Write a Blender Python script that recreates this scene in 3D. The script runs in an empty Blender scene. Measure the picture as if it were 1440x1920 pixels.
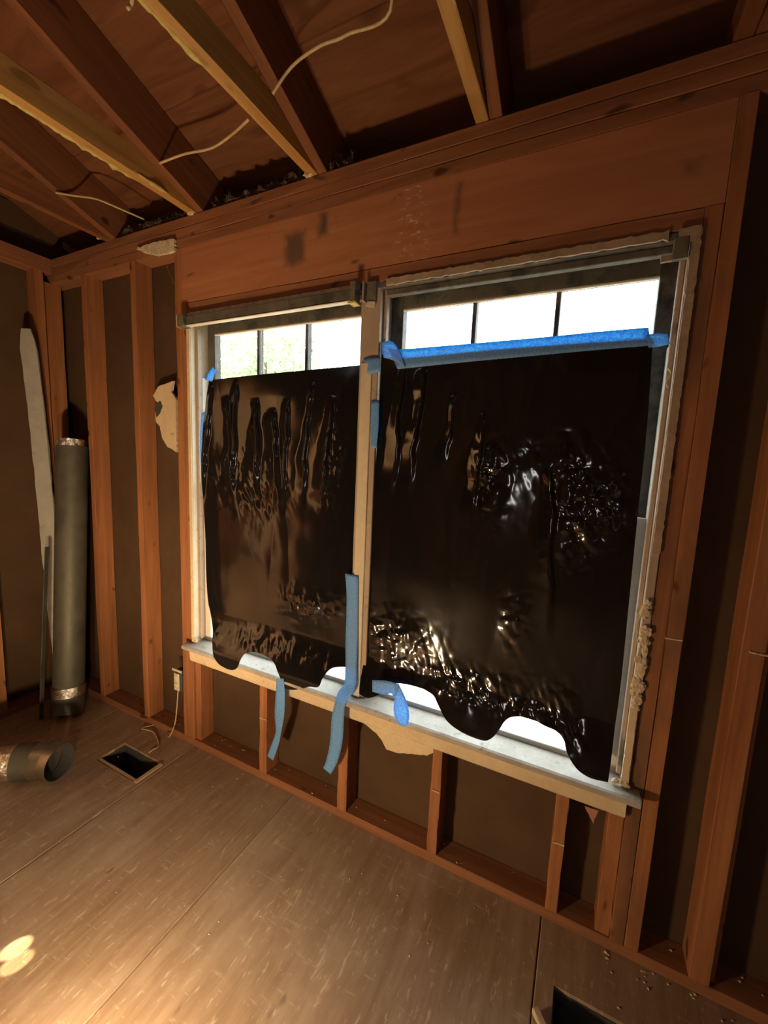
import bpy, bmesh, math, random
from mathutils import Vector, Matrix, noise
random.seed(7)
R = random.Random(11)
sc = bpy.context.scene
COL = sc.collection
# ------------------------------------------------------------------ camera
CAM = Vector((1.71173, -1.30538, 1.46941))
PITCH, YAW, ROLL, FPX = -0.12737, -0.45301, 0.04315, 769.28
cy, sy, cp, sp = math.cos(YAW), math.sin(YAW), math.cos(PITCH), math.sin(PITCH)
FWD = Vector((sy*cp, cy*cp, sp)); RT0 = Vector((cy, -sy, 0)); UP0 = RT0.cross(FWD)
RT = math.cos(ROLL)*RT0 + math.sin(ROLL)*UP0
UPV = -math.sin(ROLL)*RT0 + math.cos(ROLL)*UP0
cd = bpy.data.cameras.new('camera'); cam = bpy.data.objects.new('camera', cd); COL.objects.link(cam)
cd.sensor_fit = 'VERTICAL'; cd.sensor_height = 36; cd.lens = FPX*36/1920; cd.clip_start = .02
m = Matrix((RT, UPV, -FWD)).transposed().to_4x4(); m.translation = CAM; cam.matrix_world = m
sc.camera = cam
# ------------------------------------------------------------------ world, lights, exposure
sc.view_settings.view_transform = 'Standard'; sc.view_settings.look = 'None'
sc.view_settings.gamma = 1; sc.view_settings.use_curve_mapping = False
sc.view_settings.exposure = 0.0
w = bpy.data.worlds.new('sky'); sc.world = w; w.use_nodes = True
w.node_tree.nodes['Background'].inputs[0].default_value = (.86, .93, 1, 1)
w.node_tree.nodes['Background'].inputs[1].default_value = 8.0
def light(name, kind, loc, power, col, size=.05, aim=None, **k):
    d = bpy.data.lights.new(name, kind); d.energy = power; d.color = col
    if kind == 'AREA': d.shape = 'RECTANGLE'; d.size = size[0]; d.size_y = size[1]
    else: d.shadow_soft_size = size
    for a, b in k.items(): setattr(d, a, b)
    o = bpy.data.objects.new(name, d); COL.objects.link(o); o.location = loc
    if aim: o.rotation_euler = (Vector(aim)-Vector(loc)).to_track_quat('-Z', 'Y').to_euler()
    return o
WARM = (1, .72, .42)
light('work_lamp_light', 'POINT', (.88, -1.08, .30), 36, WARM, .045)
light('flood_lamp_light', 'SPOT', (.66, -1.18, .27), 98, WARM, .045, aim=(-.6, 0, 1.9), spot_size=math.radians(122), spot_blend=1.)
light('sparkle_fill_light', 'AREA', (1.5, -3.1, 1.15), 3, (1, .95, .9), (.16, .4), aim=(1.5, 0, 1.1))  # added fill panel behind the camera, sized for white sparkles on the plastic
light('sheet_reflection_light', 'POINT', (-1.75, -1.02, 1.6), 300, (1, .66, .38), .08)  # added lamp, out of view; lights the pale room mirrored in the sheets
light('floor_patch_spot', 'SPOT', (-.6, -3.0, 2.3), 3200, (1, .80, .50), .004, aim=(.340, -.831, 0), spot_size=math.radians(.36), spot_blend=.35)  # added narrow spot: first stroke of the bright patch on the floor
light('floor_patch_spot', 'SPOT', (-.62, -3.0, 2.3), 2200, (1, .74, .42), .004, aim=(.384, -.847, 0), spot_size=math.radians(.34), spot_blend=.35)  # added narrow spot: second stroke of the same floor patch
# ------------------------------------------------------------------ helpers
def ray(px, py): return FWD + RT*((px-720)/FPX) + UPV*((960-py)/FPX)
def at(px, py, ax, v):            # a pixel's direction met with the plane axis=v that the thing touches
    d = ray(px, py); t = (v-CAM[ax])/d[ax]; return CAM + d*t
def link(o, parent=None):
    COL.objects.link(o)
    if parent: o.parent = parent
    return o
def mesh(name, vs, fs, mat=None, parent=None, smooth=False):
    me = bpy.data.meshes.new(name); me.from_pydata([tuple(v) for v in vs], [], fs); me.update()
    if mat: me.materials.append(mat)
    if smooth: me.polygons.foreach_set('use_smooth', [True]*len(me.polygons))
    return link(bpy.data.objects.new(name, me), parent)
def tag(o, label, cat, group=None):
    o['label'] = label; o['category'] = cat
    if group: o['group'] = group
    return o
def empty(name, loc=(0, 0, 0)):
    o = bpy.data.objects.new(name, None); o.location = loc; o.empty_display_size = .1
    return link(o)
def struct(o, label=None):
    o['kind'] = 'structure'
    if label: o['label'] = label
    return o
def N(v, s=1.0, seed=0): return noise.noise(Vector(v)*s + Vector((seed*17.3, seed*9.1, seed*5.7)))
def inv(parent): return parent.matrix_world.inverted() if parent else Matrix()
def board(name, p0, p1, wdir, w, h, mat, parent=None, ch=.002, jit=.0012, seg=6):
    """a sawn board from p0 to p1 (centres of its ends): w along wdir, h across; local X is its grain"""
    p0, p1 = Vector(p0), Vector(p1); X = (p1-p0); L = X.length; X.normalize()
    Y = Vector(wdir); Y = (Y - X*Y.dot(X)).normalized(); Z = X.cross(Y)
    a, b = w/2, h/2
    prof = [(-a+ch, -b), (a-ch, -b), (a, -b+ch), (a, b-ch), (a-ch, b), (-a+ch, b), (-a, b-ch), (-a, -b+ch)]
    sd = R.random()*100
    vs = []
    for i in range(seg+1):
        x = -L/2 + L*i/seg
        for k, (u, v) in enumerate(prof):
            j = jit*noise.noise(Vector((sd+i*1.7, k*2.1, 3.3))) if 0 < i < seg else 0
            vs.append((x, u+j*(1 if u > 0 else -1), v+j*(1 if v > 0 else -1)))
    fs = []
    for i in range(seg):
        for k in range(8):
            fs.append((i*8+k, i*8+(k+1) % 8, (i+1)*8+(k+1) % 8, (i+1)*8+k))
    fs.append(tuple(range(7, -1, -1))); fs.append(tuple(seg*8+k for k in range(8)))
    fs = [tuple(reversed(f)) for f in fs]
    o = mesh(name, vs, fs, mat)
    M = Matrix((X, Y, Z)).transposed().to_4x4(); M.translation = (p0+p1)/2
    o.matrix_world = M
    if parent: o.parent = parent
    return o
def bx(name, x0, x1, y0, y1, z0, z1, mat, parent=None, **k):
    d = (x1-x0, y1-y0, z1-z0); c = ((x0+x1)/2, (y0+y1)/2, (z0+z1)/2)
    ax = d.index(max(d))
    if ax == 0: return board(name, (x0, c[1], c[2]), (x1, c[1], c[2]), (0, 1, 0), d[1], d[2], mat, parent, **k)
    if ax == 1: return board(name, (c[0], y0, c[2]), (c[0], y1, c[2]), (1, 0, 0), d[0], d[2], mat, parent, **k)
    return board(name, (c[0], c[1], z0), (c[0], c[1], z1), (1, 0, 0), d[0], d[1], mat, parent, **k)
def ragged(name, outline, y0, y1, mat, parent=None):
    """a flat broken piece: outline of (x, z) points, from y0 to y1"""
    n = len(outline); vs = [(x, y0, z) for x, z in outline]+[(x, y1, z) for x, z in outline]
    fs = [tuple(range(n)), tuple(range(2*n-1, n-1, -1))]+[(i, i+n, (i+1) % n+n, (i+1) % n) for i in range(n)]
    o = mesh(name, vs, fs, mat, parent)
    bm = bmesh.new(); bm.from_mesh(o.data); bmesh.ops.recalc_face_normals(bm, faces=bm.faces); bm.to_mesh(o.data); bm.free()
    return o
def rough_outline(pts, step=.012, amp=.004, seed=1):
    out = []
    for i in range(len(pts)):
        a, b = Vector(pts[i]).to_3d(), Vector(pts[(i+1) % len(pts)]).to_3d()
        n = max(1, int((b-a).length/step)); t = (b-a).normalized(); nn = Vector((-t.y, t.x, 0))
        for k in range(n):
            p = a.lerp(b, k/n) + nn*(amp*noise.noise(Vector((i*3.1+k*.9, seed*7.7, 0))))
            out.append((p.x, p.y))
    return out
def crumb(name, c, dims, mat, parent=None, seed=0, amp=.35, sub=3, fs=3.):
    bm = bmesh.new(); bmesh.ops.create_icosphere(bm, subdivisions=sub, radius=1)
    for v in bm.verts:
        f = 1+amp*noise.noise(v.co*fs*.5+Vector((seed*3.3, seed, 0)))+amp*.6*noise.noise(v.co*fs+Vector((seed, 5, seed*2.2)))
        v.co = Vector((v.co.x*dims[0]*f, v.co.y*dims[1]*f, v.co.z*dims[2]*f))
    me = bpy.data.meshes.new(name); bm.to_mesh(me); bm.free(); me.materials.append(mat)
    o = bpy.data.objects.new(name, me); o.location = c; return link(o, parent)
def tube(name, pts, r, mat, parent=None, n=10, smooth=True, close=True, sub=8, taper=None):
    P = [Vector(p) for p in pts]
    if sub:                                   # Catmull-Rom
        Q = []
        for i in range(len(P)-1):
            a, b, c, d = P[max(i-1, 0)], P[i], P[i+1], P[min(i+2, len(P)-1)]
            for k in range(sub):
                t = k/sub
                Q.append(.5*((2*b)+(c-a)*t+(2*a-5*b+4*c-d)*t*t+(3*b-a-3*c+d)*t**3))
        Q.append(P[-1]); P = Q
    vs, fs = [], []
    up = Vector((.13, .27, .95))
    for i, p in enumerate(P):
        t = (P[min(i+1, len(P)-1)]-P[max(i-1, 0)]).normalized()
        s = t.cross(up)
        if s.length < .05: s = t.cross(Vector((1, 0, 0)))
        s.normalize(); u = s.cross(t)
        for k in range(n):
            a = 2*math.pi*k/n; vs.append(p+(s*math.cos(a)+u*math.sin(a))*r)
    for i in range(len(P)-1):
        for k in range(n): fs.append((i*n+k, i*n+(k+1) % n, (i+1)*n+(k+1) % n, (i+1)*n+k))
    if close: fs.append(tuple(range(n-1, -1, -1))); fs.append(tuple((len(P)-1)*n+k for k in range(n)))
    return mesh(name, vs, fs, mat, parent, smooth)
# ------------------------------------------------------------------ materials
def newmat(name):
    mt = bpy.data.materials.new(name); mt.use_nodes = True
    nt = mt.node_tree; return mt, nt, nt.nodes['Principled BSDF']
def nd(nt, typ, **k):
    n = nt.nodes.new(typ)
    for a, b in k.items():
        if a in ('operation', 'blend_type', 'data_type', 'feature', 'distance', 'noise_dimensions', 'wave_type', 'bands_direction'): setattr(n, a, b)
    return n
def math_(nt, op, a, b=None, c=None):
    n = nt.nodes.new('ShaderNodeMath'); n.operation = op
    for i, v in enumerate((a, b, c)):
        if v is None: continue
        if isinstance(v, (int, float)): n.inputs[i].default_value = v
        else: nt.links.new(v, n.inputs[i])
    return n.outputs[0]
def mix(nt, fac, a, b, mode='MIX'):
    n = nt.nodes.new('ShaderNodeMix'); n.data_type = 'RGBA'; n.blend_type = mode
    for i, v in ((0, fac), (6, a), (7, b)):
        if isinstance(v, (int, float)): n.inputs[i].default_value = v
        elif isinstance(v, tuple): n.inputs[i].default_value = (*v, 1) if len(v) == 3 else v
        else: nt.links.new(v, n.inputs[i])
    return n.outputs[2]
def ramp(nt, fac, *stops):
    n = nt.nodes.new('ShaderNodeValToRGB'); e = n.color_ramp.elements
    while len(e) < len(stops): e.new(.5)
    for s, (p, c) in zip(e, stops): s.position = p; s.color = (c, c, c, 1) if isinstance(c, (int, float)) else (*c, 1)
    nt.links.new(fac, n.inputs[0]); return n.outputs[0]
def coords(nt, scale, rnd=True):
    tc = nt.nodes.new('ShaderNodeTexCoord'); v = tc.outputs['Object']
    if rnd:
        oi = nt.nodes.new('ShaderNodeObjectInfo')
        mu = nt.nodes.new('ShaderNodeMath'); mu.operation = 'MULTIPLY'; mu.inputs[1].default_value = 37
        nt.links.new(oi.outputs['Random'], mu.inputs[0])
        va = nt.nodes.new('ShaderNodeVectorMath'); va.operation = 'ADD'
        nt.links.new(v, va.inputs[0]); nt.links.new(mu.outputs[0], va.inputs[1]); v = va.outputs[0]
    def sc_(s):
        mp = nt.nodes.new('ShaderNodeVectorMath'); mp.operation = 'MULTIPLY'; mp.inputs[1].default_value = s
        nt.links.new(v, mp.inputs[0]); return mp.outputs[0]
    return sc_
def nz(nt, vec, scale=1, detail=4, rough=.55, dist=0):
    n = nt.nodes.new('ShaderNodeTexNoise'); n.inputs['Scale'].default_value = scale; n.inputs['Detail'].default_value = detail
    n.inputs['Roughness'].default_value = rough; n.inputs['Distortion'].default_value = dist
    nt.links.new(vec, n.inputs['Vector']); return n.outputs['Fac']
def bump(nt, bs, h, strength=.3, dist=.002):
    b = nt.nodes.new('ShaderNodeBump'); b.inputs['Strength'].default_value = strength; b.inputs['Distance'].default_value = dist
    nt.links.new(h, b.inputs['Height']); nt.links.new(b.outputs[0], bs.inputs['Normal']); return b
def wood(name, light_c, dark_c, rough=.7, knots=1., dirt=.5, grey=(.20, .15, .11)):
    mt, nt, bs = newmat(name); S = coords(nt, 1)
    g = nz(nt, S((1.3, 26, 26)), 1, 6, .6, .6)
    g2 = nz(nt, S((3, 90, 90)), 1, 3, .6)
    c = mix(nt, ramp(nt, g, (.32, 0.), (.68, 1.)), dark_c, light_c)
    c = mix(nt, math_(nt, 'MULTIPLY', ramp(nt, g2, (.45, 0.), (.7, 1.)), .35), c, dark_c)
    big = nz(nt, S((2.2, 5, 5)), 1, 4, .6)
    c = mix(nt, math_(nt, 'MULTIPLY', ramp(nt, big, (.42, 0.), (.72, 1.)), dirt), c, grey)
    k = nz(nt, S((9, 17, 17)), 1, 1, .4)
    c = mix(nt, math_(nt, 'MULTIPLY', ramp(nt, k, (.70, 0.), (.76, 1.)), .85*knots), c, (dark_c[0]*.25, dark_c[1]*.2, dark_c[2]*.2))
    sm = nz(nt, S((14, 30, 30)), 1, 5, .7)
    c = mix(nt, math_(nt, 'MULTIPLY', ramp(nt, sm, (.72, 0.), (.78, 1.)), .35), c, (.55, .48, .40))
    nt.links.new(c, bs.inputs['Base Color']); bs.inputs['Roughness'].default_value = rough
    bs.inputs['Specular IOR Level'].default_value = .3
    bump(nt, bs, g, .35, .0015); return mt
M_stud = wood('old_red_fir', (.40, 0.1620, 0.0605), (.23, 0.0828, 0.0302), .62, 1, .30, (.16, .08, .045))
M_plate = wood('plate_fir', (.32, 0.1305, 0.0554), (.19, 0.0720, 0.0311), .7, 1, .35, (.14, .07, .045))
M_joist = wood('joist_pine', (.50, 0.2852, 0.0850), (.33, 0.1564, 0.0425), .65, .6, .35, (.25, .19, .08))
M_rafter = wood('rafter_fir', (.24, 0.0900, 0.0336), (.13, 0.0450, 0.0168), .75, 1, .35, (.13, .06, .035))
M_scrapwood = wood('pale_scrap_wood', (.55, .42, .28), (.40, .28, .17), .7, .3, .3)
def flatstuff(name, c1, c2, rough, scale=6, fine=120, spec=.3, bstr=.25, rnd=False, dirt=None, stretch=(1, 1, 1), bd=.001):
    mt, nt, bs = newmat(name); S = coords(nt, 1, rnd)
    n1 = nz(nt, S(stretch), scale, 5, .6); n2 = nz(nt, S((1, 1, 1)), fine, 3, .6)
    c = mix(nt, ramp(nt, n1, (.33, 0.), (.67, 1.)), c1, c2)
    c = mix(nt, math_(nt, 'MULTIPLY', ramp(nt, n2, (.4, 0.), (.75, 1.)), .25), c, (c1[0]*.55, c1[1]*.55, c1[2]*.55))
    if dirt:
        d = nz(nt, S((1, 1, 1)), dirt[1], 6, .7)
        c = mix(nt, ramp(nt, d, (dirt[2], 0.), (dirt[2]+.12, 1.)), c, dirt[0])
    nt.links.new(c, bs.inputs['Base Color']); bs.inputs['Roughness'].default_value = rough
    bs.inputs['Specular IOR Level'].default_value = spec
    bump(nt, bs, n2, bstr, bd); return mt
M_sheath = flatstuff('brown_fibre_sheathing', (.098, .054, .026), (.068, .037, .018), .85, 3, 160, .2, rnd=True)
M_added_room = flatstuff('pale_wall_paint', (.62, .54, .42), (.58, .50, .39), .8, 3, 60)
M_gyp = flatstuff('grey_plasterboard', (.40, .38, .33), (.33, .31, .265), .85, 8, 90, .2, dirt=((.22, .19, .15), 14, .64))
M_stud2 = wood('tar_stained_fir', (.38, 0.1530, 0.0571), (.22, 0.0792, 0.0286), .6, 1, .85, (.085, .055, .035))
M_felt = flatstuff('roof_felt', (.03, .025, .02), (.02, .018, .015), .9)
M_plaster = flatstuff('cream_plasterboard', (.66, .52, .33), (.55, .42, .26), .85, 8, 90, .2, dirt=((.25, .19, .12), 14, .62))
M_chalk = flatstuff('crumbly_plaster', (.70, .60, .44), (.48, .36, .22), .9, 40, 160, .2, .6, bd=.003)
M_foam = flatstuff('yellowed_foam', (.60, .47, .16), (.42, .30, .08), .85, 30, 90, .2, .8, bd=.003)
M_insul = flatstuff('grey_mineral_wool', (.13, .088, .05), (.06, .042, .028), .95, 40, 200, .1, 1., bd=.006)
M_paint = flatstuff('old_cream_paint', (.62, .52, .36), (.50, .41, .28), .5, 5, 60, .4, .2, True, ((.24, .17, .10), 16, .62))
M_paintw = flatstuff('dusty_white_paint', (.70, .66, .57), (.58, .52, .43), .5, 5, 60, .4, .25, True, ((.36, .29, .20), 22, .60))
M_sooty = flatstuff('sooty_paint', (.085, .076, .056), (.145, .128, .092), .55, 7, 60, .4, .25, True, ((.05, .045, .038), 11, .50))
M_taupe = flatstuff('taupe_paint', (.40, .30, .215), (.33, .245, .175), .55, 5, 60, .4, .2, True, ((.17, .12, .085), 15, .58))
M_sill = flatstuff('flaking_sill_paint', (.46, .41, .34), (.34, .29, .23), .55, 9, 70, .4, .5, False, ((.24, .18, .11), 34, .57))
M_edge = flatstuff('dirty_plaster_edge', (.42, .31, .21), (.28, .20, .13), .9, 25, 120, .2, .6, bd=.003)
def galv():
    mt, nt, bs = newmat('dull_galvanised_steel'); S = coords(nt, 1, False)
    n1 = nz(nt, S((1, 1, 1)), 9, 5, .6); n2 = nz(nt, S((1, 1, 1)), 60, 2, .5)
    c = mix(nt, ramp(nt, n1, (.35, 0.), (.7, 1.)), (.085, .080, .058), (.14, .13, .095))
    c = mix(nt, math_(nt, 'MULTIPLY', n2, .3), c, (.08, .07, .05))
    nt.links.new(c, bs.inputs['Base Color']); bs.inputs['Metallic'].default_value = .45
    nt.links.new(ramp(nt, n1, (.3, .5), (.7, .72)), bs.inputs['Roughness']); bump(nt, bs, n2, .12, .001); return mt
M_galv = galv()
def foil():
    mt, nt, bs = newmat('crinkled_foil_tape'); S = coords(nt, 1, False)
    n1 = nz(nt, S((1, 1, 1)), 55, 5, .65, .8)
    bs.inputs['Base Color'].default_value = (.80, .78, .72, 1); bs.inputs['Metallic'].default_value = 1
    bs.inputs['Roughness'].default_value = .22; bump(nt, bs, n1, .9, .006); return mt
M_foil = foil()
M_steel = flatstuff('worn_bright_steel', (.34, .30, .24), (.22, .20, .15), .38, 12, 60, .5)
M_steel.node_tree.nodes['Principled BSDF'].inputs['Metallic'].default_value = .85
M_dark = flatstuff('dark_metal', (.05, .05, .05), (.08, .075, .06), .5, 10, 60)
M_grime = flatstuff('sooty_bracket', (.07, .07, .055), (.18, .16, .10), .45, 30, 90, .5)
def plastic():
    mt, nt, bs = newmat('black_plastic_film'); S = coords(nt, 1, False)
    bs.inputs['Base Color'].default_value = (.0065, .006, .006, 1)
    bs.inputs['Roughness'].default_value = .12; bs.inputs['Specular IOR Level'].default_value = .75
    at_ = nt.nodes.new('ShaderNodeAttribute'); at_.attribute_name = 'crumple'
    def ridged(vec, scale, dist):
        n = nt.nodes.new('ShaderNodeTexNoise'); n.noise_type = 'RIDGED_MULTIFRACTAL'; n.inputs['Scale'].default_value = scale
        n.inputs['Detail'].default_value = 2.5; n.inputs['Roughness'].default_value = .5; n.inputs['Distortion'].default_value = dist
        nt.links.new(vec, n.inputs['Vector']); return n.outputs['Fac']
    h = math_(nt, 'ADD', ridged(S((1, 1, .55)), 9, .9), math_(nt, 'MULTIPLY', ridged(S((.6, 1, 1.2)), 19, .7), .5))
    h = math_(nt, 'MULTIPLY', h, at_.outputs['Fac'])
    bump(nt, bs, h, .8, .007); return mt
M_plastic = plastic()
def tape():
    mt, nt, bs = newmat('blue_masking_tape'); S = coords(nt, 1, False)
    n = nz(nt, S((1, 1, 1)), 150, 3, .6)
    c = mix(nt, n, (.20, .46, .84), (.28, .54, .90))
    nt.links.new(c, bs.inputs['Base Color']); bs.inputs['Roughness'].default_value = .55
    bump(nt, bs, n, .3, .0008)
    tr = nt.nodes.new('ShaderNodeBsdfTranslucent'); nt.links.new(mix(nt, ramp(nt, nz(nt, S((1, 1, 1)), 230, 2, .5), (.42, 0.), (.58, 1.)), (.03, .34, .80), (.14, .72, 1.)), tr.inputs[0])
    ms = nt.nodes.new('ShaderNodeMixShader'); ms.inputs[0].default_value = .5
    out = nt.nodes['Material Output']
    nt.links.new(bs.outputs[0], ms.inputs[1]); nt.links.new(tr.outputs[0], ms.inputs[2]); nt.links.new(ms.outputs[0], out.inputs[0])
    return mt
M_tape = tape()
def glass():
    mt, nt, bs = newmat('dusty_window_glass')
    tr = nt.nodes.new('ShaderNodeBsdfTransparent'); tr.inputs[0].default_value = (.93, .96, .95, 1)
    gl = nt.nodes.new('ShaderNodeBsdfGlossy'); gl.inputs['Roughness'].default_value = .02
    df = nt.nodes.new('ShaderNodeBsdfDiffuse'); df.inputs[0].default_value = (.4, .36, .3, 1)
    S = coords(nt, 1, False); n = nz(nt, S((1, 1, 1)), 60, 5, .7)
    a = nt.nodes.new('ShaderNodeMixShader'); nt.links.new(ramp(nt, n, (.62, .01), (.72, .3)), a.inputs[0])
    nt.links.new(tr.outputs[0], a.inputs[1]); nt.links.new(df.outputs[0], a.inputs[2])
    b = nt.nodes.new('ShaderNodeMixShader'); b.inputs[0].default_value = .05
    nt.links.new(a.outputs[0], b.inputs[1]); nt.links.new(gl.outputs[0], b.inputs[2])
    nt.links.new(b.outputs[0], nt.nodes['Material Output'].inputs[0]); return mt
M_glass = glass()
def floor_mat():
    mt, nt, bs = newmat('scuffed_subfloor_ply'); S = coords(nt, 1, True)
    g = nz(nt, S((2.0, 22, 3)), 1, 6, .62, .8); f = nz(nt, S((14, 60, 5)), 1, 4, .6)
    c = mix(nt, ramp(nt, g, (.3, 0.), (.7, 1.)), (.24, .155, .095), (.37, .265, .18))
    c = mix(nt, math_(nt, 'MULTIPLY', ramp(nt, f, (.45, 0.), (.68, 1.)), .35), c, (.22, .145, .09))
    d = nz(nt, S((3, 3, 3)), 1, 5, .6)
    c = mix(nt, math_(nt, 'MULTIPLY', ramp(nt, d, (.48, 0.), (.7, 1.)), .45), c, (.47, .385, .295))
    s1 = nz(nt, S((16, 70, 5)), 1, 3, .7)
    c = mix(nt, math_(nt, 'MULTIPLY', ramp(nt, s1, (.60, 0.), (.68, 1.)), .45), c, (.62, .52, .40))
    s2 = nz(nt, S((70, 12, 5)), 1, 3, .7)
    c = mix(nt, math_(nt, 'MULTIPLY', ramp(nt, s2, (.61, 0.), (.70, 1.)), .38), c, (.56, .47, .36))
    k = nz(nt, S((11, 17, 5)), 1, 1, .4)
    c = mix(nt, math_(nt, 'MULTIPLY', ramp(nt, k, (.76, 0.), (.82, 1.)), .6), c, (.08, .05, .03))
    nt.links.new(c, bs.inputs['Base Color'])
    nt.links.new(ramp(nt, d, (.3, .42), (.7, .62)), bs.inputs['Roughness']); bs.inputs['Specular IOR Level'].default_value = .45
    bump(nt, bs, f, .25, .001); return mt
M_floor = floor_mat()
def deck_mat():
    mt, nt, bs = newmat('roof_deck_ply'); S = coords(nt, 1, True)
    g = nz(nt, S((1.5, 14, 4)), 1, 6, .62, 1.2); k = nz(nt, S((5, 9, 4)), 1, 1, .4)
    c = mix(nt, ramp(nt, g, (.3, 0.), (.7, 1.)), (.10, 0.0360, 0.0143), (.18, 0.0702, 0.0286))
    c = mix(nt, math_(nt, 'MULTIPLY', ramp(nt, k, (.66, 0.), (.73, 1.)), .7), c, (.07, .025, .012))
    nt.links.new(c, bs.inputs['Base Color']); bs.inputs['Roughness'].default_value = .8
    bs.inputs['Specular IOR Level'].default_value = .2; bump(nt, bs, g, .2, .001); return mt
M_deck = deck_mat()
def header_mat():
    mt, nt, bs = newmat('stained_header_fir'); S = coords(nt, 1, False)
    g = nz(nt, S((1.3, 9, 18)), 1, 6, .62, .9); k = nz(nt, S((7, 3, 15)), 1, 1, .4); b = nz(nt, S((1.1, 2, 3)), 1, 4, .6)
    c = mix(nt, ramp(nt, g, (.3, 0.), (.7, 1.)), (.31, 0.1170, 0.0487), (.45, 0.1845, 0.0823))
    c = mix(nt, math_(nt, 'MULTIPLY', ramp(nt, b, (.42, 0.), (.72, 1.)), .35), c, (.24, .13, .085))
    c = mix(nt, math_(nt, 'MULTIPLY', ramp(nt, k, (.70, 0.), (.75, 1.)), .8), c, (.05, .022, .012))
    tc = nt.nodes.new('ShaderNodeTexCoord'); se = nt.nodes.new('ShaderNodeSeparateXYZ'); nt.links.new(tc.outputs['Object'], se.inputs[0])
    wob = math_(nt, 'MULTIPLY', math_(nt, 'SUBTRACT', nz(nt, S((22, 5, 12)), 1, 4, .6), .5), .05)
    X = math_(nt, 'ADD', se.outputs['X'], wob); Z = math_(nt, 'ADD', se.outputs['Z'], wob)
    tot = None                                   # tar stains where old straps were fixed
    for (x0, x1, z0, z1, s) in ((.60, .715, 2.165, 2.30, .75), (.755, .815, 2.24, 2.34, .9), (1.262, 1.30, 2.16, 2.32, .85), (1.84, 1.90, 2.18, 2.24, .4)):
        mx = math_(nt, 'SUBTRACT', (x1-x0)/2, math_(nt, 'ABSOLUTE', math_(nt, 'SUBTRACT', X, (x0+x1)/2)))
        mz = math_(nt, 'SUBTRACT', (z1-z0)/2, math_(nt, 'ABSOLUTE', math_(nt, 'SUBTRACT', Z, (z0+z1)/2)))
        mn = math_(nt, 'MULTIPLY', math_(nt, 'MINIMUM', mx, mz), 35); mn = math_(nt, 'MAXIMUM', math_(nt, 'MINIMUM', mn, 1.), 0.)
        mn = math_(nt, 'MULTIPLY', mn, s); tot = mn if tot is None else math_(nt, 'MAXIMUM', tot, mn)
    c = mix(nt, tot, c, (.055, .045, .04))
    wmask = math_(nt, 'SUBTRACT', .07, math_(nt, 'ABSOLUTE', math_(nt, 'SUBTRACT', X, 1.13)))
    wmask = math_(nt, 'MAXIMUM', math_(nt, 'MINIMUM', math_(nt, 'MULTIPLY', wmask, 25), 1.), 0.)
    wh = ramp(nt, nz(nt, S((30, 5, 70)), 1, 4, .7), (.56, 0.), (.66, 1.))
    c = mix(nt, math_(nt, 'MULTIPLY', math_(nt, 'MULTIPLY', wh, wmask), .8), c, (.62, .52, .43))
    nt.links.new(c, bs.inputs['Base Color']); bs.inputs['Roughness'].default_value = .6; bs.inputs['Specular IOR Level'].default_value = .3
    bump(nt, bs, g, .25, .0012); return mt
M_header = header_mat()
M_cable = flatstuff('cream_cable_jacket', (.58, .44, .24), (.46, .33, .17), .5, 40, 120)
M_white = flatstuff('ivory_plastic', (.62, .54, .40), (.5, .42, .30), .4, 40, 120)
M_leaf = flatstuff('leaf_green', (.42, .52, .26), (.52, .60, .36), .6, 3, 30)
M_bark = flatstuff('bark', (.17, .12, .08), (.1, .07, .05), .9, 12, 60)
M_ground = flatstuff('dry_pale_ground', (.55, .52, .45), (.46, .44, .36), .9, 2, 40)
M_pink = flatstuff('pink_paper', (.45, .20, .14), (.38, .16, .11), .8, 20, 90)
# ------------------------------------------------------------------ the shell
XL, XR, YB = -.98, 3.3, -3.3            # stud faces of left wall, right wall, back wall
SL = .355; Z0R = 2.462; RD = .195        # roof slope, rafter underside at y=0, rafter depth
T = .0397
def deckz(y): return Z0R+RD-SL*y
# floor: subfloor sheets, two with a vent cut-out
floor = struct(empty('floor'), 'scuffed plywood subfloor of long sheets')
HOLES = [(-.245, .035, -.285, -.150), (1.765, 2.06, -.43, -.172)]
def slab(name, x0, x1, y0, y1, z0, z1, mat, parent, hole=None):
    bm = bmesh.new(); c = .003; x0 += .0012; x1 -= .0012
    if not hole:
        vs = [(x0+c, y0+c, z1), (x1-c, y0+c, z1), (x1-c, y1-c, z1), (x0+c, y1-c, z1),
              (x0, y0, z1-c), (x1, y0, z1-c), (x1, y1, z1-c), (x0, y1, z1-c), (x0, y0, z0), (x1, y0, z0), (x1, y1, z0), (x0, y1, z0)]
        fs = [(0, 1, 2, 3), (8, 11, 10, 9)]+[(a+4, (a+1) % 4+4, (a+1) % 4, a) for a in range(4)]+[(a+8, (a+1) % 4+8, (a+1) % 4+4, a+4) for a in range(4)]
    else:
        a0, a1, b0, b1 = hole
        o = [(x0, y0), (x1, y0), (x1, y1), (x0, y1)]; h = [(a0, b0), (a1, b0), (a1, b1), (a0, b1)]
        i = [(x0+c, y0+c), (x1-c, y0+c), (x1-c, y1-c), (x0+c, y1-c)]
        vs = [(*p, z1) for p in i]+[(*p, z1-c) for p in o]+[(*p, z0) for p in o]+[(*p, z1) for p in h]+[(*p, z0) for p in h]
        fs = []
        for a in range(4):
            b = (a+1) % 4
            fs += [(a, b, 12+b, 12+a), (4+a, 4+b, b, a), (8+a, 8+b, 4+b, 4+a), (8+b, 8+a, 16+a, 16+b), (12+a, 12+b, 16+b, 16+a)]
    bm.free()
    cx, cyy, cz = (x0+x1)/2, (y0+y1)/2, z1
    # grain along y: local X = world Y
    o = mesh(name, [((v[1]-cyy), -(v[0]-cx), v[2]-cz) for v in vs], fs, mat)
    o.location = (cx, cyy, cz); o.rotation_euler = (0, 0, math.pi/2)
    o.parent = parent; return o
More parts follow.
